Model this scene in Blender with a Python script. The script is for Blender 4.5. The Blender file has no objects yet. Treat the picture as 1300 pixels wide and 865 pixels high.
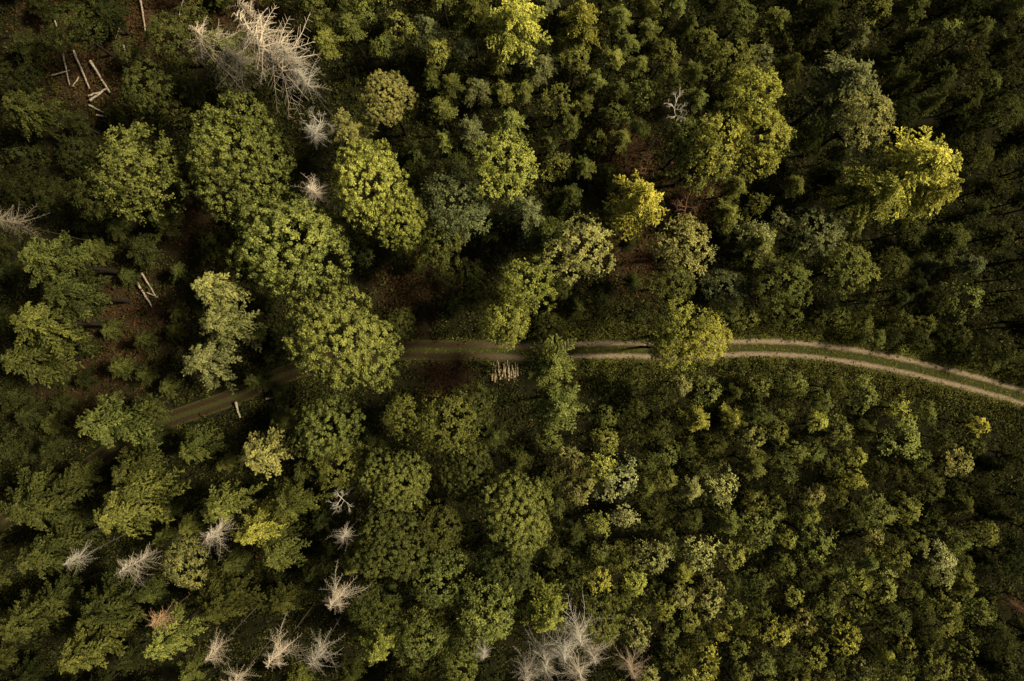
import bpy, math, random
import numpy as np
from mathutils import Vector
rs = np.random.RandomState(7)
random.seed(11)
scene = bpy.context.scene
col = scene.collection
CAMH = 100.0

# ------------------------------------------------------------------ helpers
def norm(a):
    return a / (np.linalg.norm(a, axis=-1, keepdims=True) + 1e-9)

def mesh_quads(name, V, attrs, mat):
    n = V.shape[0]
    me = bpy.data.meshes.new(name)
    me.vertices.add(n*4)
    me.vertices.foreach_set("co", V.reshape(-1).astype(np.float32))
    me.loops.add(n*4)
    me.loops.foreach_set("vertex_index", np.arange(n*4, dtype=np.int32))
    me.polygons.add(n)
    me.polygons.foreach_set("loop_start", np.arange(0, n*4, 4, dtype=np.int32))
    me.update(calc_edges=True)
    for k, a in attrs.items():
        at = me.attributes.new(k, 'FLOAT', 'FACE')
        at.data.foreach_set("value", a.astype(np.float32))
    me.materials.append(mat)
    return me

def leaves(C, N, D, L, W, r=None):
    N = norm(N)
    U = norm(D - N*np.sum(D*N, axis=1, keepdims=True))
    Vv = np.cross(N, U)
    L = L[:, None]; W = W[:, None]
    bend = N*(L*0.12)
    return np.stack([C-U*L*.5-bend, C+Vv*W*.5-U*L*0.05, C+U*L*.5-bend, C-Vv*W*.5-U*L*0.05], axis=1)

def tube(verts, faces, pts, rad, sides=5):
    base = len(verts)
    pts = [Vector(p) for p in pts]
    for i, p in enumerate(pts):
        a = pts[max(i-1, 0)]; b = pts[min(i+1, len(pts)-1)]
        t = (b-a)
        t = t.normalized() if t.length > 0 else Vector((0, 0, 1))
        ref = Vector((0, 0, 1)) if abs(t.z) < .9 else Vector((1, 0, 0))
        u = t.cross(ref).normalized(); v = t.cross(u)
        for k in range(sides):
            an = 2*math.pi*k/sides
            verts.append(p + (u*math.cos(an)+v*math.sin(an))*rad[i])
    for i in range(len(pts)-1):
        for k in range(sides):
            k2 = (k+1) % sides
            faces.append((base+i*sides+k, base+i*sides+k2, base+(i+1)*sides+k2, base+(i+1)*sides+k))
    faces.append(tuple(base+k for k in range(sides))[::-1])
    e = base+(len(pts)-1)*sides
    faces.append(tuple(e+k for k in range(sides)))

def pymesh(name, verts, faces, mat):
    me = bpy.data.meshes.new(name)
    me.from_pydata([tuple(v) for v in verts], [], faces)
    me.materials.append(mat)
    me.update()
    return me

# ------------------------------------------------------------------ materials
def newmat(name):
    m = bpy.data.materials.new(name); m.use_nodes = True
    nt = m.node_tree; nt.nodes.clear()
    return m, nt, nt.nodes, nt.links

def foliage_mat(name, use_brown=False):
    m, nt, N, Lk = newmat(name)
    out = N.new('ShaderNodeOutputMaterial')
    oi = N.new('ShaderNodeObjectInfo')
    at = N.new('ShaderNodeAttribute'); at.attribute_name = 'var'
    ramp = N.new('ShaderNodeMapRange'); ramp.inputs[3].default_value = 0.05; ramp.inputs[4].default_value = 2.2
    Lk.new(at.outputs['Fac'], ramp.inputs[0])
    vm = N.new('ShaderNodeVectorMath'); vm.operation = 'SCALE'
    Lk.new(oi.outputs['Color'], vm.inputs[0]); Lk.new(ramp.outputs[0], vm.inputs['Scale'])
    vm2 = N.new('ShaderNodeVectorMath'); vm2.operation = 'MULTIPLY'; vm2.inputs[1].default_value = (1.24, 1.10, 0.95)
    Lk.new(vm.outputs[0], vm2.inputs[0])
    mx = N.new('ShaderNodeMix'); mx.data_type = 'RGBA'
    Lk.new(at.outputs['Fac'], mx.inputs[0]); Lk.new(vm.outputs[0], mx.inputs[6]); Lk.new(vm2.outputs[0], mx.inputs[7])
    last = mx.outputs[2]
    if use_brown:
        ab = N.new('ShaderNodeAttribute'); ab.attribute_name = 'brown'
        bc = N.new('ShaderNodeVectorMath'); bc.operation = 'SCALE'; bc.inputs[0].default_value = (0.085, 0.038, 0.016)
        Lk.new(ramp.outputs[0], bc.inputs['Scale'])
        mb = N.new('ShaderNodeMix'); mb.data_type = 'RGBA'
        Lk.new(ab.outputs['Fac'], mb.inputs[0]); Lk.new(last, mb.inputs[6]); Lk.new(bc.outputs[0], mb.inputs[7])
        last = mb.outputs[2]
    p = N.new('ShaderNodeBsdfDiffuse')
    Lk.new(last, p.inputs['Color'])
    tr = N.new('ShaderNodeBsdfTranslucent'); Lk.new(last, tr.inputs['Color'])
    ms = N.new('ShaderNodeMixShader'); ms.inputs[0].default_value = .08
    Lk.new(p.outputs[0], ms.inputs[1]); Lk.new(tr.outputs[0], ms.inputs[2])
    Lk.new(ms.outputs[0], out.inputs[0])
    return m

def bark_mat(name, c1, c2, scale=3.0, objcol=False):
    m, nt, N, Lk = newmat(name)
    out = N.new('ShaderNodeOutputMaterial')
    p = N.new('ShaderNodeBsdfDiffuse')
    tc = N.new('ShaderNodeTexCoord')
    mp = N.new('ShaderNodeMapping'); mp.inputs['Scale'].default_value = (scale, scale, scale*.25)
    ns = N.new('ShaderNodeTexNoise'); ns.inputs['Scale'].default_value = 2.0; ns.inputs['Detail'].default_value = 5
    cr = N.new('ShaderNodeValToRGB')
    cr.color_ramp.elements[0].position = .35; cr.color_ramp.elements[0].color = (*c1, 1)
    cr.color_ramp.elements[1].position = .65; cr.color_ramp.elements[1].color = (*c2, 1)
    Lk.new(tc.outputs['Object'], mp.inputs[0]); Lk.new(mp.outputs[0], ns.inputs[0]); Lk.new(ns.outputs[0], cr.inputs[0])
    last = cr.outputs[0]
    if objcol:
        oi = N.new('ShaderNodeObjectInfo')
        vm = N.new('ShaderNodeVectorMath'); vm.operation = 'MULTIPLY'
        Lk.new(oi.outputs['Color'], vm.inputs[0]); Lk.new(last, vm.inputs[1]); last = vm.outputs[0]
    Lk.new(last, p.inputs['Color']); Lk.new(p.outputs[0], out.inputs[0])
    return m

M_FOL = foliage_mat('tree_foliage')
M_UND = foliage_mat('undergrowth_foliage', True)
M_BARK = bark_mat('tree_bark', (.02, .016, .011), (.05, .04, .028))
M_DEAD = bark_mat('dead_wood', (.62, .57, .50), (1.0, .97, .9), objcol=True)
M_LOG = bark_mat('log_bark', (.16, .115, .07), (.50, .42, .30), objcol=False)
M_CUT = bark_mat('log_cut_end', (.42, .3, .17), (.6, .46, .28))
M_STACK = bark_mat('stacked_log_bark', (.15, .10, .05), (.50, .38, .21))

# ------------------------------------------------------------------ crown prototypes
def lobe_tips(g, R, nl, cr, lobe_r, spread, flat, gap, dens=2.6, drop=.4):
    lobes = [(0, 0, 0, R*.64)]
    for i in range(nl):
        a = 2*math.pi*(i+g.uniform(-.3, .3))/nl
        d = R*spread*g.uniform(.7, 1.25)
        lr = R*g.uniform(*lobe_r)
        lobes.append((d*math.cos(a), d*math.sin(a), -g.uniform(.12, drop)*R-.05*R, lr))
    zt = max(l[2]+l[3]*flat for l in lobes)
    out = []
    for li, (lx, ly, lz, lr) in enumerate(lobes):
        n = max(4, int(dens*lr*lr/(cr*cr)))
        lobev = g.uniform(-.1, .1)
        off = g.uniform(0, 6.28)
        for k in range(n):
            z = 1-1.4*(k+g.rand())/n
            ph = off+k*2.39996+g.uniform(-1.1, 1.1)
            s = math.sqrt(max(0, 1-z*z))
            dn = np.array([s*math.cos(ph), s*math.sin(ph), z])
            if g.rand() < gap: continue
            c = np.array([lx, ly, lz])+dn*lr*g.uniform(.76, 1.15)*np.array([1, 1, flat])
            bur = False
            for lj, (ox, oy, oz, orr) in enumerate(lobes):
                if lj != li:
                    dd = (c-np.array([ox, oy, oz]))/np.array([1, 1, flat])
                    if np.linalg.norm(dd) < orr*.6: bur = True
            if bur: continue
            c[2] -= zt
            out.append((c, dn, lobev))
    return out

def broadleaf_crown(name, seed, R, nl, cr, per, leaf, lobe_r=(.42, .58), spread=.55, flat=.85, gap=0.1):
    g = np.random.RandomState(seed)
    C = []; Nn = []; D = []; Vr = []
    for c, dn, lobev in lobe_tips(g, R, nl, cr, lobe_r, spread, flat, gap, 3.2, .3):
        cc = cr*g.uniform(.5, 1.35)
        m = int(per*(cc/cr)**2)
        q = norm(g.normal(size=(m, 3)) + dn*0.8 + np.array([0, 0, .5]))
        rad = cc*g.uniform(.5, 1.15, size=(m, 1))
        P = c + q*rad*np.array([1, 1, .85])
        cv = g.uniform(-.16, .16)+lobev
        C.append(P); Nn.append(q*.75+dn*.35+np.array([0, 0, .25])+g.normal(size=(m, 3))*.5)
        D.append(g.normal(size=(m, 3)))
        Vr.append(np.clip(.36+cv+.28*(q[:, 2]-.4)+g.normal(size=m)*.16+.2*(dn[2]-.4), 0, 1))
    C = np.concatenate(C); Nn = np.concatenate(Nn); D = np.concatenate(D); Vr = np.concatenate(Vr)
    L = leaf*g.uniform(.6, 1.45, size=len(C)); W = L*g.uniform(.5, .8, size=len(C))
    return mesh_quads(name, leaves(C, Nn, D, L, W), {'var': Vr}, M_FOL)

def spray_crown(name, seed, R, nl, cr, fl, nf, per, leaf, lobe_r=(.3, .48), spread=.62, flat=1.0, gap=.15, drop=.5, tip=.25):
    g = np.random.RandomState(seed)
    C = []; Nn = []; D = []; Vr = []
    for c, dn, lobev in lobe_tips(g, R, nl, cr, lobe_r, spread, flat, gap, 2.7, drop):
        cv = g.uniform(-.2, .2)+lobev
        size = g.uniform(.5, 1.4)
        ph0 = g.uniform(0, 6.28)
        k = max(3, nf+g.randint(-2, 2))
        for f in range(k):
            ph = ph0+f*6.283/k+g.uniform(-.6, .6)
            d = np.array([math.cos(ph), math.sin(ph), 0.])+dn*.9
            d = d/np.linalg.norm(d)
            l = np.cross(d, [0, 0, 1.]); l = l/(np.linalg.norm(l)+1e-6)
            ln = fl*size*g.uniform(.5, 1.35)
            m = max(3, int(per*size*g.uniform(.7, 1.2)))
            s = g.uniform(.0, 1, size=m)**.8
            lat = g.normal(size=m)*.14*ln*(1.3-s)
            P = c+d*(s*ln)[:, None]+l*lat[:, None]
            P[:, 2] += .15*ln-.55*ln*s*s+g.normal(size=m)*.07
            C.append(P)
            Nn.append(np.array([0, 0, .65])+dn*.6+d*.3+g.normal(size=(m, 3))*.5)
            D.append(d+l*np.sign(lat)[:, None]*.6+g.normal(size=(m, 3))*.4)
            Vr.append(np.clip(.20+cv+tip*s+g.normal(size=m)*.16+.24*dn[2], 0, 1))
    C = np.concatenate(C); Nn = np.concatenate(Nn); D = np.concatenate(D); Vr = np.concatenate(Vr)
    L = leaf*g.uniform(.6, 1.45, size=len(C)); W = L*g.uniform(.42, .65, size=len(C))
    return mesh_quads(name, leaves(C, Nn, D, L, W), {'var': Vr}, M_FOL)

def plume_crown(name, seed, R, Hc, nb, per, leaf, kind='plume'):
    g = np.random.RandomState(seed)
    C = []; Nn = []; D = []; Vr = []
    asym = g.uniform(0, 6.28)
    for i in range(nb):
        t = ((i+.5)/nb)
        ph = i*2.39996+g.uniform(-.5, .5)
        cvf = .3
        if kind == 'plume':
            prof = (1-t**1.5)**.75*(.65+.35*min(1, t/.25))
            ln = R*max(.15, prof)*g.uniform(.5, 1.2)*(1+.2*math.cos(ph-asym))
            rise = ln*g.uniform(.05, .45); droop = ln*g.uniform(.2, .6)
            wfac = .15
        elif kind == 'star':
            prof = (1-t)**.6
            ln = R*max(.12, prof)*g.uniform(.7, 1.18)*(1+.12*math.cos(ph-asym))
            rise = ln*g.uniform(.1, .3); droop = ln*g.uniform(.3, .65)
            wfac = .115; cvf = .14
        else:
            prof = (1-t)**.75
            ln = R*max(.08, prof)*g.uniform(.75, 1.15)
            rise = ln*.1; droop = ln*g.uniform(.25, .5)
            wfac = .12
        z0 = -Hc*(1-t)
        d = np.array([math.cos(ph), math.sin(ph), 0.]); l = np.array([-math.sin(ph), math.cos(ph), 0.])
        curve = g.uniform(-cvf, cvf)*ln
        bv = g.uniform(-.18, .18)
        nt_ = max(4, int(5+9*ln/R))
        for j in range(nt_):
            sj = .15+.85*(j+g.uniform(0, .8))/nt_
            sg = 1 if j % 2 else -1
            tl = ln*wfac*g.uniform(1.3, 2.6)*(1.25-sj)+.18
            m = max(4, int(per*tl/R*2.2))
            u = g.uniform(0, 1, size=m)
            td = d*g.uniform(.5, 1.0)+l*sg*g.uniform(.4, 1.0); td = td/np.linalg.norm(td)
            b = d*(sj*ln)+l*(curve*sj*sj)
            P = b+td*(u*tl)[:, None]+g.normal(size=(m, 3))*np.array([.06, .06, .06])
            P[:, 2] += z0+rise*sj-droop*sj*sj-u*u*tl*.4
            C.append(P)
            Nn.append(np.array([0, 0, 1.])+d*.3+g.normal(size=(m, 3))*.5)
            D.append(td+g.normal(size=(m, 3))*.4)
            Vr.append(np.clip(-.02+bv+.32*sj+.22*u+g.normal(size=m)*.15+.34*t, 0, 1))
    C = np.concatenate(C); Nn = np.concatenate(Nn); D = np.concatenate(D); Vr = np.concatenate(Vr)
    L = leaf*g.uniform(.6, 1.45, size=len(C)); W = L*g.uniform(.32, .5, size=len(C))
    return mesh_quads(name, leaves(C, Nn, D, L, W), {'var': Vr}, M_FOL)

def trunk_mesh(name, seed, conifer=False):
    g = random.Random(seed)
    v = []; f = []
    if conifer:
        tube(v, f, [(0, 0, 0), (.01, 0, .3), (0, .01, .7), (0, 0, .97)], [.065, .05, .03, .006], 7)
        for i in range(14):
            a = i*2.4; z = .35+.04*i; l = .5*(1-z*.8)
            tube(v, f, [(0, 0, z), (math.cos(a)*l, math.sin(a)*l, z-.01)], [.010, .003], 3)
    else:
        tube(v, f, [(0, 0, 0), (.02, .01, .25), (-.01, .02, .5), (.02, 0, .85)], [.07, .05, .04, .012], 8)
        for i in range(9):
            a = i*2.4+g.uniform(-.3, .3); z = .45+.04*i; l = g.uniform(.4, .6)
            x, y = math.cos(a), math.sin(a)
            tube(v, f, [(0, 0, z), (x*l*.5, y*l*.5, z+.08), (x*l, y*l, z+.12)], [.022, .014, .005], 5)
            for s in (-.5, .5):
                x2, y2 = math.cos(a+s), math.sin(a+s)
                tube(v, f, [(x*l*.5, y*l*.5, z+.08), (x2*l*.95, y2*l*.95, z+.15)], [.010, .003], 4)
    return pymesh(name, v, f, M_BARK)

def dead_branches(name, seed, R, Hc, nb, tw):
    g = random.Random(seed); v = []; f = []
    side = g.uniform(0, 6.28)
    for i in range(nb):
        t = (i+.5)/nb; ph = i*2.39996+g.uniform(-.9, .9)
        ln = R*max(.12, (1-t)**.6)*g.uniform(.25, 1.2)*(1+.35*math.cos(ph-side))
        z0 = -Hc*(1-t); dr = g.uniform(-.1, .8)*ln
        d = Vector((math.cos(ph), math.sin(ph), 0)); l = Vector((-math.sin(ph), math.cos(ph), 0))
        cv = g.uniform(-.55, .55)*ln
        def P(s): return d*(s*ln)+l*(cv*s*s)+Vector((0, 0, z0-dr*s*s+.1*ln*s))
        tube(v, f, [P(0), P(.4), P(.7), P(1)], [.024, .018, .012, .006], 3)
        for k in range(tw):
            s = .2+.8*k/tw
            p = P(s); sg = 1 if k % 2 else -1
            q = p+(d*g.uniform(.2, .9)+l*sg*g.uniform(.3, 1.)+Vector((0, 0, g.uniform(-.6, .05))))*ln*.28*(1.3-s)
            tube(v, f, [p, q], [.009, .005], 3)
    return pymesh(name, v, f, M_DEAD)

def bare_branches(name, seed, R, depth=5):
    g = random.Random(seed); v = []; f = []
    def rec(p, d, ln, r, k):
        q = p+d*ln*.5+Vector((g.uniform(-1, 1), g.uniform(-1, 1), g.uniform(-.5, .5)))*ln*.09
        e = p+d*ln
        tube(v, f, [p, q, e], [r, r*.8, r*.5], 4)
        if k == 0: return
        for i in range(3):
            nd = (d+Vector((g.uniform(-1, 1), g.uniform(-1, 1), g.uniform(-.5, .4)))*.8).normalized()
            rec(p+d*ln*g.uniform(.35, 1), nd, ln*g.uniform(.45, .85), r*.55, k-1)
    for i in range(4):
        a = i*1.7+g.uniform(-.6, .6)
        rec(Vector((0, 0, -R*.7)), Vector((math.cos(a), math.sin(a), .6)).normalized(), R*g.uniform(.25, .5), .06, depth-1)
    return pymesh(name, v, f, M_DEAD)

PROTO = {}
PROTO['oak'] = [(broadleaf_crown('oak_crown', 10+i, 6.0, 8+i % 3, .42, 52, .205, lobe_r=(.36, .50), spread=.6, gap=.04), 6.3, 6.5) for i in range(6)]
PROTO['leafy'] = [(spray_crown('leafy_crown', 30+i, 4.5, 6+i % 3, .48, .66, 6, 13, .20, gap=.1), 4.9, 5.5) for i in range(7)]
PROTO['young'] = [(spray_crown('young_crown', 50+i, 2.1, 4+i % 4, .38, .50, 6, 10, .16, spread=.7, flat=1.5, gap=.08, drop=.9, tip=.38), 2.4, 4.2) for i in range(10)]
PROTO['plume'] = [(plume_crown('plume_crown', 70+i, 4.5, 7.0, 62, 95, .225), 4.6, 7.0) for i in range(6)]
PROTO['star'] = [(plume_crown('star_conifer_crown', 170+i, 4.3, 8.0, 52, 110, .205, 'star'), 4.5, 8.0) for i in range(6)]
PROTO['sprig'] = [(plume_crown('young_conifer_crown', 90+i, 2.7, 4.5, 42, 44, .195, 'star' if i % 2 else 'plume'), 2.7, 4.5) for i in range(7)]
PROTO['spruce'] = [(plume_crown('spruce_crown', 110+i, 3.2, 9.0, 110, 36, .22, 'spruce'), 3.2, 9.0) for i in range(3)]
PROTO['dead'] = [(dead_branches('dead_conifer_branches', 130+i, 2.6, 4.5, 72, 14), 2.6, 4.5) for i in range(7)]
PROTO['bare'] = [(bare_branches('bare_branches', 150+i, 3.0), 3.0, 4.0) for i in range(3)]
TR_B = [trunk_mesh('broadleaf_trunk', i) for i in range(3)]
TR_C = [trunk_mesh('conifer_trunk', i, True) for i in range(2)]
TR_D = [m.copy() for m in TR_C]
for m in TR_D:
    m.materials.clear(); m.materials.append(M_DEAD)

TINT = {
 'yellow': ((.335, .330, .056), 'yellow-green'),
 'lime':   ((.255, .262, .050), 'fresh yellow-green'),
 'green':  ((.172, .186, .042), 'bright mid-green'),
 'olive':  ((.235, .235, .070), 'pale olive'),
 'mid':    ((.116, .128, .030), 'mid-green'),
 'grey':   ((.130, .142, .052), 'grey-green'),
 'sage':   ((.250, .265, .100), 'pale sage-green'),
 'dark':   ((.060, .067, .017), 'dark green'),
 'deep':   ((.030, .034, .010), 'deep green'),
 'pale':   ((.62, .54, .41), 'pale cream'),
 'dim':    ((.34, .30, .22), 'weathered grey'),
 'white':  ((.80, .74, .62), 'bleached white'),
 'beige':  ((.50, .38, .25), 'rusty beige'),
 'tan':    ((.58, .38, .21), 'pale peach'),
 'rust':   ((.24, .13, .075), 'reddish brown'),
}
KIND = {
 'oak': ('broadleaf_tree', 'broadleaf trees of the wood', '{} oak with round billowing crown'),
 'leafy': ('broadleaf_tree', 'broadleaf trees of the wood', '{} broadleaf tree with loose uneven crown'),
 'young': ('young_beech_tree', 'young beeches of the plantation', '{} young beech in a dense thicket'),
 'plume': ('conifer_tree', 'tall conifers of the wood', '{} feathery conifer with spreading branches'),
 'star': ('conifer_tree', 'tall conifers of the wood', '{} conifer with star-like radiating feathery branches'),
 'sprig': ('young_conifer_tree', 'young conifers of the thicket', '{} young conifer in a dark stand'),
 'spruce': ('spruce_tree', 'spruces of the wood', '{} pointed spruce with drooping branches'),
 'dead': ('dead_conifer_tree', 'dead conifers among the living trees', '{} dead conifer with bare radiating branches'),
 'bare': ('dead_broadleaf_tree', 'bare dead trees among the living trees', '{} leafless dead tree with crooked branches'),
}
HEFF = {'oak': .85, 'leafy': .85, 'young': .85, 'plume': .76, 'star': .78, 'sprig': .78, 'spruce': .7, 'dead': .84, 'bare': .88}
count = {}
def add_tree(px, py, rpx, kind, tint, height, base=False):
    he = 0 if base else height*HEFF[kind]
    k = .1*(CAMH-he)/CAMH
    x = (px-650)*k; y = (432.5-py)*k
    r = rpx*.1*(CAMH-height*HEFF[kind])/CAMH
    nm, grp, lab = KIND[kind]
    c, cn = TINT[tint]
    crown_me, R0, H0 = random.choice(PROTO[kind])
    e = bpy.data.objects.new(nm, None)
    e.empty_display_size = .5
    e.location = (x, y, 0); e.rotation_euler = (0, 0, random.uniform(0, 6.283))
    e["label"] = lab.format(cn); e["category"] = "tree"; e["group"] = grp
    col.objects.link(e)
    dead = kind in ('dead', 'bare')
    tm = random.choice(TR_D if dead else (TR_B if kind in ('oak', 'leafy', 'young') else TR_C))
    t = bpy.data.objects.new('trunk', tm)
    top = height-(0 if kind in ('dead', 'plume', 'star', 'sprig', 'spruce') else r*.45)
    tr = min(r, 5.0) if not dead else 1.2
    t.scale = (tr, tr, top)
    s = r/R0
    c_o = bpy.data.objects.new('bare_branches' if dead else 'crown', crown_me)
    c_o.location = (0, 0, height)
    hs = s*random.uniform(.9, 1.15)
    if kind in ('plume', 'spruce', 'star'):
        hs = max(s*.9, min(1.2, height*.52/H0))
    if base: hs = height*.6/H0
    c_o.scale = (s*random.uniform(.9, 1.1), s*random.uniform(.9, 1.1), hs)
    f = random.uniform(.74, 1.22); j = random.uniform(-.06, .05)
    cc = (c[0]*f*(1+j), c[1]*f, c[2]*f*(1-j), 1)
    c_o.color = cc
    tk = 1 if base else .22
    t.color = (cc[0]*tk, cc[1]*tk, cc[2]*tk, 1) if dead else (1, 1, 1, 1)
    for o in (t, c_o):
        o.parent = e; col.objects.link(o)
    count[nm] = count.get(nm, 0)+1
    return e

# ------------------------------------------------------------------ path line
PATH = [(1480, 575), (1400, 540), (1300, 505), (1250, 490), (1200, 477), (1150, 465), (1100, 455), (1060, 449), (1020, 444), (980, 442), (940, 442), (900, 444), (850, 446), (800, 444), (740, 445), (690, 448), (620, 445), (560, 445), (510, 445), (450, 452), (400, 463), (350, 480), (300, 503), (250, 521), (205, 537), (160, 560), (100, 600), (0, 665), (-150, 750)]
def catmull(P, n=6):
    out = []
    P = np.array(P, float)
    for i in range(len(P)-1):
        p0 = P[max(i-1, 0)]; p1 = P[i]; p2 = P[i+1]; p3 = P[min(i+2, len(P)-1)]
        for k in range(n):
            t = k/n
            out.append(.5*((2*p1)+(-p0+p2)*t+(2*p0-5*p1+4*p2-p3)*t*t+(-p0+3*p1-3*p2+p3)*t**3))
    out.append(P[-1]); return np.array(out)
PC = catmull(PATH, 10)
PW = np.stack([(PC[:, 0]-650)*.1, (432.5-PC[:, 1])*.1], 1)
def pathdist(X, Y):
    d = np.full(X.shape, 1e9)
    for i in range(0, len(PW)):
        d = np.minimum(d, (X-PW[i, 0])**2+(Y-PW[i, 1])**2)
    return np.sqrt(d)
VIS = np.array([p for p in PC if (215 < p[0] < 345) or (503 < p[0] < 612) or (740 < p[0] < 806) or (918 < p[0] < 1400)])

# ------------------------------------------------------------------ surveyed trees
T = [
 (290,192,76,'oak','mid',19),(165,215,66,'leafy','mid',18),(120,245,38,'leafy','dark',15),(362,310,76,'oak','green',20),(430,432,73,'oak','green',22),
 (412,545,50,'oak','mid',15),(432,592,40,'leafy','mid',14),(468,235,58,'oak','lime',21),(507,280,38,'oak','lime',19),(440,165,44,'star','olive',19),
 (492,125,36,'oak','olive',18),(640,210,48,'leafy','lime',20),(580,262,50,'leafy','grey',17),(560,302,40,'leafy','mid',15),
 (668,268,42,'star','grey',17),(695,300,36,'plume','mid',16),(738,316,44,'leafy','olive',19),(722,250,32,'plume','dark',15),
 (665,362,44,'leafy','lime',20),(642,412,36,'leafy','lime',20),(700,462,40,'plume','green',21),(706,515,42,'plume','mid',20),
 (814,255,44,'plume','yellow',20),(868,312,42,'leafy','olive',18),(852,358,32,'leafy','mid',16),(870,425,44,'leafy','lime',20),(892,430,34,'leafy','yellow',21),(846,442,30,'leafy','lime',19),
 (895,200,46,'leafy','green',18),(955,120,46,'leafy','yellow',21),(965,175,48,'leafy','yellow',20),(915,180,40,'leafy','lime',20),(875,178,34,'leafy','mid',17),(925,80,36,'leafy','green',18),
 (1070,110,64,'plume','grey',20),(1098,150,38,'leafy','olive',20),(1165,210,64,'plume','yellow',20),(1115,245,46,'plume','lime',19),(1195,240,38,'star','lime',18),
 (650,32,46,'plume','yellow',20),(735,25,34,'plume','lime',17),(600,20,36,'plume','mid',17),
 (512,530,36,'leafy','mid',15),(562,540,50,'leafy','mid',17),(602,515,32,'leafy','dark',14),(655,650,48,'oak','mid',19),
 (598,600,38,'oak','dark',15),(505,612,44,'oak','mid',17),(553,668,40,'leafy','dark',15),(494,695,44,'oak','dark',17),(556,738,42,'leafy','mid',16),(618,782,50,'leafy','green',18),(642,722,38,'oak','dark',15),
 (536,808,38,'leafy','mid',15),(470,770,38,'leafy','dark',16),(695,775,42,'plume','lime',19),(760,792,38,'leafy','mid',16),
 (268,365,42,'star','olive',20),(280,412,44,'star','olive',19),(256,458,48,'star','grey',17),(322,482,22,'plume','dark',10),
 (60,330,52,'star','mid',20),(88,375,44,'plume','dark',18),(48,408,56,'star','mid',19),(30,458,44,'plume','dark',16),
 (130,535,54,'star','mid',18),(185,520,26,'sprig','dark',9),(330,578,42,'star','olive',18),(245,572,32,'plume','mid',14),(150,650,56,'star','mid',19),(165,600,40,'plume','dark',15),
 (40,640,56,'star','dark',18),(50,705,50,'star','dark',17),(280,645,46,'star','mid',16),(318,674,38,'star','lime',18),(235,716,30,'leafy','olive',16),
 (365,640,36,'star','mid',15),(350,705,42,'star','mid',15),(130,770,50,'star','dark',16),(205,815,42,'star','green',16),(100,830,50,'star','mid',17),
 (480,820,44,'star','lime',17),(275,770,48,'star','dark',15),(30,790,48,'star','dark',16),(585,838,34,'leafy','mid',16),
 (280,62,50,'star','grey',18),(30,140,40,'plume','dark',14),(85,30,36,'leafy','dark',12),(180,110,36,'leafy','dark',12),(215,45,34,'leafy','dark',12),
 (785,610,28,'young','sage',15),(792,655,18,'young','sage',15),(765,590,22,'young','lime',14),(1190,705,20,'young','sage',14),(1240,540,16,'young','yellow',12),
 (1000,360,34,'leafy','mid',12),(1080,340,40,'leafy','mid',13),(960,310,36,'plume','mid',13),(1040,290,38,'leafy','grey',13),(965,300,24,'young','sage',13),
 (275,676,28,'dead','pale',19),(170,716,34,'dead','pale',20),(442,674,18,'dead','pale',20),(207,782,20,'dead','tan',19),(427,760,32,'dead','pale',19),
 (275,824,26,'dead','pale',19),(350,832,34,'dead','pale',19),(404,830,36,'dead','pale',20),(735,805,40,'dead','pale',20),(692,838,42,'dead','pale',20),(800,845,28,'dead','beige',20),
 (715,825,36,'dead','pale',20),(752,828,32,'dead','pale',19),(668,852,30,'dead','pale',19),(735,850,34,'dead','pale',20),
 (400,245,30,'dead','pale',20),(14,283,34,'dead','dim',20),(100,708,22,'dead','pale',18),(615,822,16,'dead','pale',19),(305,860,26,'dead','pale',20),(408,158,34,'bare','pale',22),(400,170,26,'dead','pale',20),
 (855,140,32,'bare','white',20),(436,630,26,'bare','white',20),(872,262,34,'bare','rust',16),(1290,770,20,'dead','rust',15),(820,215,24,'bare','rust',14),
]
placed = []
for t in T:
    add_tree(*t); placed.append((t[0], t[1], t[2]*(.85 if t[3] in ('dead', 'bare') else 1)))
add_tree(392, 128, 66, 'dead', 'pale', 27, base=True); placed.append((335, 45, 50))
add_tree(375, 90, 46, 'dead', 'pale', 22, base=True)
add_tree(258, 48, 46, 'dead', 'pale', 20)
add_tree(300, 75, 36, 'dead', 'dim', 19)
add_tree(366, 70, 44, 'dead', 'pale', 20)
add_tree(384, 100, 34, 'dead', 'pale', 17)

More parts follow.
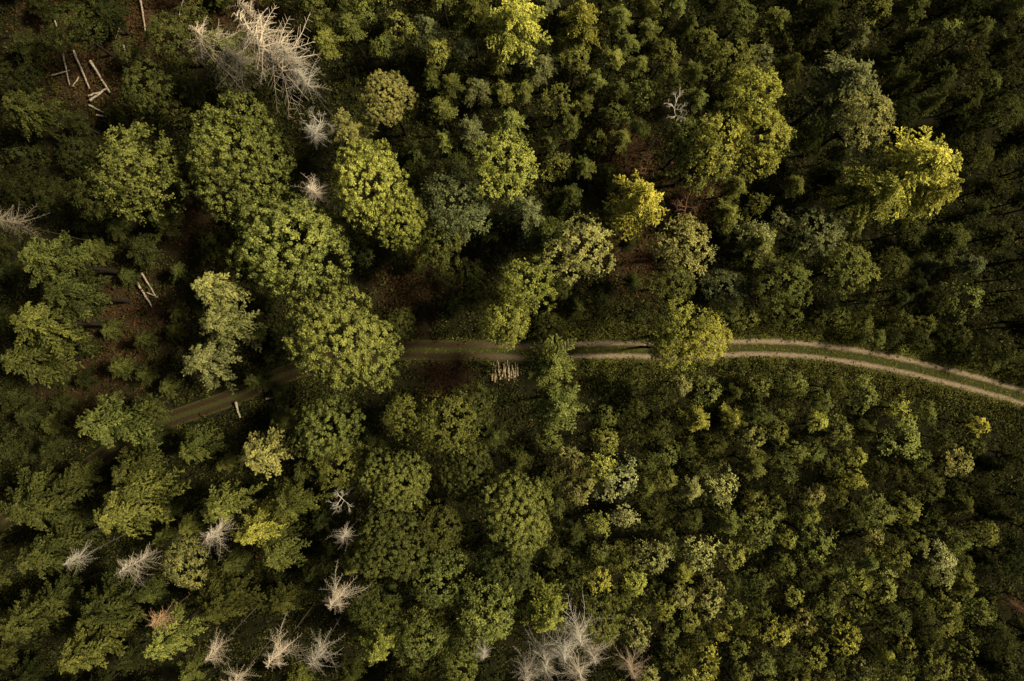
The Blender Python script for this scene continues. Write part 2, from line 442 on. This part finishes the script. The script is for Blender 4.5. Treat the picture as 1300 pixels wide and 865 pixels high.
CLEAR = [(110,95,38),(190,15,28),(165,395,26),(192,368,22),(240,278,20),(815,330,18),(520,375,20),(565,475,34),(640,475,32),(600,465,26),(310,515,14),(885,240,14),(530,480,30),(775,470,18),(652,512,16),(752,505,20),(470,500,16),(480,345,16),(540,400,18)]
def in_poly(x, y, poly):
    c = False; n = len(poly)
    for i in range(n):
        x1, y1 = poly[i]; x2, y2 = poly[(i+1) % n]
        if (y1 > y) != (y2 > y) and x < (x2-x1)*(y-y1)/(y2-y1)+x1: c = not c
    return c
def fill(poly, rmin, rmax, kinds, tints, hr, tries, over=.82, big=.8, pm=15):
    xs = [p[0] for p in poly]; ys = [p[1] for p in poly]; n = 0
    for _ in range(tries):
        x = random.uniform(min(xs), max(xs)); y = random.uniform(min(ys), max(ys))
        if not in_poly(x, y, poly): continue
        r = random.uniform(rmin, rmax)
        if any((x-a)**2+(y-b)**2 < ((over*(r+c))**2 if c < rmax*1.05 else (r*.7+c*big)**2) for a, b, c in placed): continue
        if any((x-a)**2+(y-b)**2 < (r*.7+c)**2 for a, b, c in CLEAR): continue
        if np.min((VIS[:, 0]-x)**2+(VIS[:, 1]-y)**2) < (r*.95+(pm if x > 400 else 3))**2: continue
        k = random.choice(kinds); ti = random.choice(tints)
        edge = max(0, (abs(x-650)-440)/160)  # outer trees swap to darker tints, painting a vignette at both sides
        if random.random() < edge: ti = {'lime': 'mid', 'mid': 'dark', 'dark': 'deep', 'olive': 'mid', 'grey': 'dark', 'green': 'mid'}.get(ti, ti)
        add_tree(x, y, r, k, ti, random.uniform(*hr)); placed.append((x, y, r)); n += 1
    return n
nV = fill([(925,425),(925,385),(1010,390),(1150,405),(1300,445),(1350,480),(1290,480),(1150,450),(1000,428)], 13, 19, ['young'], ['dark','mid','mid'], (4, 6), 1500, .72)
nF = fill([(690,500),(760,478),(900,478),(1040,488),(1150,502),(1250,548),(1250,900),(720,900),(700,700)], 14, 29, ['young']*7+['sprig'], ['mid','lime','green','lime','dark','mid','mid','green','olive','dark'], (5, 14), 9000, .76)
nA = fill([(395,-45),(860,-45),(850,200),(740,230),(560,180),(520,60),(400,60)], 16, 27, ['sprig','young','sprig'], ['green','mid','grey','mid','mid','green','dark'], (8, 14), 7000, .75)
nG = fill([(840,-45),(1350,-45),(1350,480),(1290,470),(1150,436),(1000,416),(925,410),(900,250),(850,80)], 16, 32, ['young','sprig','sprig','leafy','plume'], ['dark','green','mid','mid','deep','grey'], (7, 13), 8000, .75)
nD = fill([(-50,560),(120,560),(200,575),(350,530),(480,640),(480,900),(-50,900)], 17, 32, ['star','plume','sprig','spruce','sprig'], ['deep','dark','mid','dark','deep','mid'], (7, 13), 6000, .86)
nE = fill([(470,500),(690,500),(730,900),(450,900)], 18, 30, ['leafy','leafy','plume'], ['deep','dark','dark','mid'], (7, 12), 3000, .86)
nH = fill([(1230,540),(1350,580),(1350,900),(1230,900)], 18, 30, ['leafy','young','plume'], ['deep','deep','dark'], (8, 13), 3000, .80)  # deep tints put the darker vignette corner into the crown colours
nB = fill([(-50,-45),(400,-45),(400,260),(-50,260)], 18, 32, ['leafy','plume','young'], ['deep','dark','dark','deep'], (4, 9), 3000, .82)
nC = fill([(-50,260),(360,260),(360,500),(260,530),(190,560),(-50,640)], 16, 30, ['star','sprig','plume'], ['deep','dark','deep','dark'], (3, 8), 5000, .76, .78)  # dark tints paint the left side of the vignette into the crowns
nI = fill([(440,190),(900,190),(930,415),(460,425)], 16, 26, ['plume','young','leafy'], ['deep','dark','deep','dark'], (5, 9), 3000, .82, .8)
print('FILL', nV, nF, nA, nG, nD, nE, nH, nB, nC, nI, count)

# ------------------------------------------------------------------ ground
BROWN = [(110,95,50,.8),(190,15,60,.9),(160,400,60,.7),(150,455,50,.6),(240,275,40,.8),(820,330,45,.9),(800,200,40,.8),(880,245,40,.9),(520,370,45,.7),(565,475,28,1.),(60,0,50,.7),(300,20,50,.7),(90,480,50,.5)]
def brown_at(X, Y):
    b = np.zeros_like(X)
    for px, py, r, a in BROWN:
        cx, cy = (px-650)*.1, (432.5-py)*.1; rr = r*.1
        b = np.maximum(b, a*np.exp(-((X-cx)**2+(Y-cy)**2)/(rr*rr)))
    return b
gx = np.concatenate([[-900, -400, -200, -120], np.linspace(-90, 90, 181), [120, 200, 400, 900]])
gy = np.concatenate([[-900, -400, -200, -100], np.linspace(-65, 65, 131), [100, 200, 400, 900]])
GX, GY = np.meshgrid(gx, gy)
nx, ny = len(gx), len(gy)
idx = np.arange(nx*ny).reshape(ny, nx)
gv = np.stack([GX.ravel(), GY.ravel(), np.zeros(nx*ny)], 1)
gf = np.stack([idx[:-1, :-1].ravel(), idx[:-1, 1:].ravel(), idx[1:, 1:].ravel(), idx[1:, :-1].ravel()], 1)
gm = bpy.data.meshes.new('ground'); gm.from_pydata(gv.tolist(), [], gf.tolist())
a = gm.attributes.new('brown', 'FLOAT', 'POINT'); a.data.foreach_set('value', brown_at(GX.ravel(), GY.ravel()).astype(np.float32))
m, nt, N, Lk = newmat('forest_floor')
out = N.new('ShaderNodeOutputMaterial'); p = N.new('ShaderNodeBsdfDiffuse')
tc = N.new('ShaderNodeTexCoord')
n1 = N.new('ShaderNodeTexNoise'); n1.inputs['Scale'].default_value = .35; n1.inputs['Detail'].default_value = 8; n1.inputs['Roughness'].default_value = .7
n2 = N.new('ShaderNodeTexNoise'); n2.inputs['Scale'].default_value = 3.5; n2.inputs['Detail'].default_value = 6
Lk.new(tc.outputs['Object'], n1.inputs[0]); Lk.new(tc.outputs['Object'], n2.inputs[0])
r1 = N.new('ShaderNodeValToRGB'); r1.color_ramp.elements[0].position = .35; r1.color_ramp.elements[0].color = (.010, .011, .004, 1); r1.color_ramp.elements[1].position = .68; r1.color_ramp.elements[1].color = (.020, .017, .008, 1)
r2 = N.new('ShaderNodeValToRGB'); r2.color_ramp.elements[0].position = .35; r2.color_ramp.elements[0].color = (.024, .013, .007, 1); r2.color_ramp.elements[1].position = .7; r2.color_ramp.elements[1].color = (.11, .058, .028, 1)
Lk.new(n1.outputs[0], r1.inputs[0]); Lk.new(n2.outputs[0], r2.inputs[0])
ab = N.new('ShaderNodeAttribute'); ab.attribute_name = 'brown'
mx = N.new('ShaderNodeMix'); mx.data_type = 'RGBA'
Lk.new(ab.outputs['Fac'], mx.inputs[0]); Lk.new(r1.outputs[0], mx.inputs[6]); Lk.new(r2.outputs[0], mx.inputs[7])
Lk.new(mx.outputs[2], p.inputs['Color']); Lk.new(p.outputs[0], out.inputs[0])
gm.materials.append(m)
go = bpy.data.objects.new('ground', gm); go['kind'] = 'structure'; go['label'] = 'dark forest floor of soil, moss and brown bracken'; go['category'] = 'ground'
col.objects.link(go)

# path strip
K = 9
tan = np.gradient(PW, axis=0); tan = norm(tan); nor = np.stack([-tan[:, 1], tan[:, 0]], 1)
pv = []; lat = []; mud_shade = []
for i in range(len(PW)):
    mu = min(1, max(0, (10-PW[i][0])/16))  # track darkens leftward: muddy soil with tree shade put into its colour
    narrow = min(1, max(0, (-22-PW[i][0])/8))
    for k in range(K):
        s = -1+2*k/(K-1)
        q = PW[i]+nor[i]*s*(1.6-.3*mu-.2*narrow)
        pv.append((q[0], q[1], .006)); lat.append(s); mud_shade.append(mu)
pf = [(i*K+k, (i+1)*K+k, (i+1)*K+k+1, i*K+k+1) for i in range(len(PW)-1) for k in range(K-1)]
pm = bpy.data.meshes.new('dirt_path'); pm.from_pydata(pv, [], pf)
a = pm.attributes.new('lat', 'FLOAT', 'POINT'); a.data.foreach_set('value', np.array(lat, np.float32))
a = pm.attributes.new('mud_shade', 'FLOAT', 'POINT'); a.data.foreach_set('value', np.array(mud_shade, np.float32))
m, nt, N, Lk = newmat('dirt_track')
out = N.new('ShaderNodeOutputMaterial'); p = N.new('ShaderNodeBsdfDiffuse')
al = N.new('ShaderNodeAttribute'); al.attribute_name = 'lat'
am = N.new('ShaderNodeAttribute'); am.attribute_name = 'mud_shade'
tc = N.new('ShaderNodeTexCoord')
nz = N.new('ShaderNodeTexNoise'); nz.inputs['Scale'].default_value = 1.6; nz.inputs['Detail'].default_value = 9; nz.inputs['Roughness'].default_value = .8
Lk.new(tc.outputs['Object'], nz.inputs[0])
def mth(op, a, b=None, c=None):
    n = N.new('ShaderNodeMath'); n.operation = op
    for i, v in enumerate((a, b, c)):
        if v is None: continue
        if isinstance(v, (int, float)): n.inputs[i].default_value = v
        else: Lk.new(v, n.inputs[i])
    return n.outputs[0]
ab_ = mth('ABSOLUTE', al.outputs['Fac'])
jit = mth('MULTIPLY', mth('SUBTRACT', nz.outputs[0], .5), .5)
d = mth('ABSOLUTE', mth('SUBTRACT', mth('ADD', ab_, jit), .52))
rut = N.new('ShaderNodeMapRange'); rut.inputs[1].default_value = .08; rut.inputs[2].default_value = .28; rut.inputs[3].default_value = 1; rut.inputs[4].default_value = 0
Lk.new(mth('SUBTRACT', d, mth('MULTIPLY', am.outputs['Fac'], .08)), rut.inputs[0])
nf = N.new('ShaderNodeTexNoise'); nf.inputs['Scale'].default_value = 5; nf.inputs['Detail'].default_value = 8; nf.inputs['Roughness'].default_value = .7
Lk.new(tc.outputs['Object'], nf.inputs[0])
def ramp2(a, b):
    c = N.new('ShaderNodeValToRGB'); c.color_ramp.elements[0].position = .32; c.color_ramp.elements[0].color = (*a, 1); c.color_ramp.elements[1].position = .7; c.color_ramp.elements[1].color = (*b, 1)
    Lk.new(nf.outputs[0], c.inputs[0]); return c.outputs[0]
c1 = ramp2((.14, .098, .056), (.37, .275, .168))
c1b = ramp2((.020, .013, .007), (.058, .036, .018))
c2 = ramp2((.022, .027, .008), (.07, .066, .020))
mc = N.new('ShaderNodeMix'); mc.data_type = 'RGBA'
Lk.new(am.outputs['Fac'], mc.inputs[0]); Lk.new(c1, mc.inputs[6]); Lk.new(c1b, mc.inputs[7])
mx = N.new('ShaderNodeMix'); mx.data_type = 'RGBA'
Lk.new(rut.outputs[0], mx.inputs[0]); Lk.new(c2, mx.inputs[6]); Lk.new(mc.outputs[2], mx.inputs[7])
Lk.new(mx.outputs[2], p.inputs['Color']); Lk.new(p.outputs[0], out.inputs[0])
pm.materials.append(m)
po = bpy.data.objects.new('path', pm); po['kind'] = 'structure'; po['label'] = 'two-rut dirt forest track with grassy middle strip'; po['category'] = 'path'
col.objects.link(po)

# ------------------------------------------------------------------ undergrowth (uncountable)
def scatter(name, X, Y, per, spread, hgt, leaf, colr, label, aspect=.6, v=(.1, .75, .15)):
    n = len(X)
    B = brown_at(X, Y)
    C = np.repeat(np.stack([X, Y, np.zeros(n)], 1), per, axis=0)
    M = n*per
    off = rs.normal(size=(M, 3))*np.array([spread, spread, 0])
    hh = np.repeat(rs.uniform(.2, 1, size=n)*hgt, per)
    C = C+off; C[:, 2] = hh*np.exp(-(off[:, 0]**2+off[:, 1]**2)/(2*spread*spread*2))*rs.uniform(.5, 1.1, size=M)+.03
    Nn = np.array([0, 0, 1.])+rs.normal(size=(M, 3))*.55+off*.4
    D = off+rs.normal(size=(M, 3))*.3
    var = np.clip(np.repeat(rs.uniform(v[0], v[1], size=n), per)+rs.normal(size=M)*v[2], 0, 1)
    br = (rs.rand(M) < np.clip(np.repeat(B*.7+rs.uniform(-.15, .12, size=n), per), 0, 1)).astype(float)
    L = leaf*rs.uniform(.6, 1.5, size=M)
    me = mesh_quads(name, leaves(C, Nn, D, L, L*aspect), {'var': var, 'brown': br}, M_UND)
    o = bpy.data.objects.new(name, me); o['kind'] = 'stuff'; o['label'] = label; o['category'] = 'undergrowth'
    o.color = (*colr, 1); col.objects.link(o)
X = rs.uniform(-75, 75, 30000); Y = rs.uniform(-53, 53, 30000)
pdv = pathdist(X, Y); keep = (pdv > 1.5) & (rs.rand(len(X)) > brown_at(X, Y)*.2)
pile = (np.abs(X+8.5) < 2.2) & (np.abs(Y+4.3) < 1.2)
keep &= ~(pile & (rs.rand(len(X)) < .7))
scatter('undergrowth', X[keep], Y[keep], 16, .38, 1.1, .25, (.034, .038, .010), 'low brambles, ferns and bracken covering the forest floor')
X = rs.uniform(-76, 76, 130000); Y = rs.uniform(-30, 25, 130000)
pdv = pathdist(X, Y); keep = (pdv > 1.05+rs.rand(len(X))*.25) & (pdv < 1.3+np.abs(rs.normal(size=len(X)))*np.where(X > 5, 2.4, .8))
keep &= (X > 5) | (rs.rand(len(X)) < .25)
scatter('verge_grass', X[keep], Y[keep], 9, .2, .3, .17, (.150, .155, .030), 'bright rough grass and weeds along the track edge', .4, (.2, .55, .1))
X = rs.uniform(-16, 76, 50000); Y = rs.uniform(-30, 25, 50000)
pdv = pathdist(X, Y); keep = (pdv < .42*rs.uniform(.5, 1.1, size=len(X))) & (rs.rand(len(X)) < np.clip((X+16)/25, 0, 1))
scatter('track_grass', X[keep], Y[keep], 10, .13, .12, .15, (.150, .152, .030), 'short grass growing between the two ruts', .35, (.25, .55, .1))

# ------------------------------------------------------------------ logs
def add_log(name, x, y, z, length, rad, ang, mat, label, group, seed, cat='log', tilt=0):
    g = random.Random(seed); v = []; f = []
    n = 6; pts = []; rr = []
    for i in range(n):
        s = i/(n-1)
        pts.append(((s-.5)*length, g.uniform(-.4, .4)*rad, g.uniform(-.1, .1)*rad)); rr.append(rad*(1.15-.5*s)*g.uniform(.9, 1.1))
    tube(v, f, pts, rr, 10)
    me = pymesh(name, v, f, mat); me.materials.append(M_CUT)
    me.polygons[len(f)-1].material_index = 1; me.polygons[len(f)-2].material_index = 1
    o = bpy.data.objects.new(name, me); o.location = (x, y, z); o.rotation_euler = (0, tilt, ang)
    o['label'] = label; o['category'] = cat; o['group'] = group
    col.objects.link(o)
def G(px, py): return ((px-650)*.1, (432.5-py)*.1)
k = 0
for (x1, y1, x2, y2, r) in [(97,67,118,115,.12),(119,80,143,120,.14),(84,72,92,110,.09),(118,130,140,114,.15),(116,124,134,118,.12),(117,136,138,146,.1),(70,98,92,92,.08),(126,148,140,150,.1),(104,100,96,112,.08),(181,0,188,42,.11),(178,360,196,390,.12),(183,347,202,378,.11),(190,372,204,378,.08),(236,0,230,25,.09),(66,10,78,40,.1),(158,28,150,52,.08),(302,510,307,530,.15),(340,506,370,500,.10),(205,268,208,296,.12),(160,60,166,85,.08),(215,292,232,270,.09)]:
    a = G(x1, y1); b = G(x2, y2); L = math.hypot(b[0]-a[0], b[1]-a[1])
    add_log('felled_log', (a[0]+b[0])/2, (a[1]+b[1])/2, r+.6, L, r, math.atan2(b[1]-a[1], b[0]-a[0]), M_LOG, 'pale barkless log lying in the brush', 'felled logs lying in the clearings', k); k += 1
px0 = 625
for i in range(13):
    x, y = G(px0+2.7*i+random.uniform(-.5, .5), 472+random.uniform(-3, 3))
    add_log('stacked_log', x, y, .14, 2.1+random.uniform(-.6, .35), random.uniform(.07, .12), math.pi/2+random.uniform(-.1, .1), M_STACK, 'cut log in a low pile beside the track', 'cut logs stacked beside the track', 100+i)
for i in range(6):
    x, y = G(px0+4+4.2*i+random.uniform(-2, 2), 471+random.uniform(-4, 4))
    add_log('stacked_log', x, y, .32, 1.8+random.uniform(-.6, .4), random.uniform(.07, .11), math.pi/2+random.uniform(-.25, .25), M_STACK, 'cut log in a low pile beside the track', 'cut logs stacked beside the track', 120+i)

# ------------------------------------------------------------------ camera and light
cam = bpy.data.cameras.new('camera'); cam.sensor_width = 36; cam.lens = 36*CAMH/130.0; cam.clip_end = 3000
co = bpy.data.objects.new('camera', cam); co.location = (0, 0, CAMH); col.objects.link(co); scene.camera = co
sx, sy = .9, .12; el = math.radians(50)
h = math.hypot(sx, sy); s = Vector((sx/h*math.cos(el), sy/h*math.cos(el), math.sin(el)))
sun = bpy.data.lights.new('sun', 'SUN'); sun.energy = 5.0; sun.angle = math.radians(6); sun.color = (1, .92, .72)
so = bpy.data.objects.new('sun', sun); so.rotation_euler = (-s).to_track_quat('-Z', 'Y').to_euler(); so.location = (0, 0, 60); col.objects.link(so)
w = bpy.data.worlds.new('World'); scene.world = w; w.use_nodes = True
nt = w.node_tree; bg = nt.nodes['Background']; sk = nt.nodes.new('ShaderNodeTexSky'); sk.sky_type = 'NISHITA'; sk.sun_disc = False
sk.sun_elevation = el; sk.sun_rotation = math.atan2(sx, sy) % (2*math.pi); sk.dust_density = 5; sk.air_density = .7
nt.links.new(sk.outputs[0], bg.inputs[0]); bg.inputs[1].default_value = .05
scene.view_settings.view_transform = 'Standard'; scene.view_settings.look = 'None'; scene.view_settings.exposure = 0
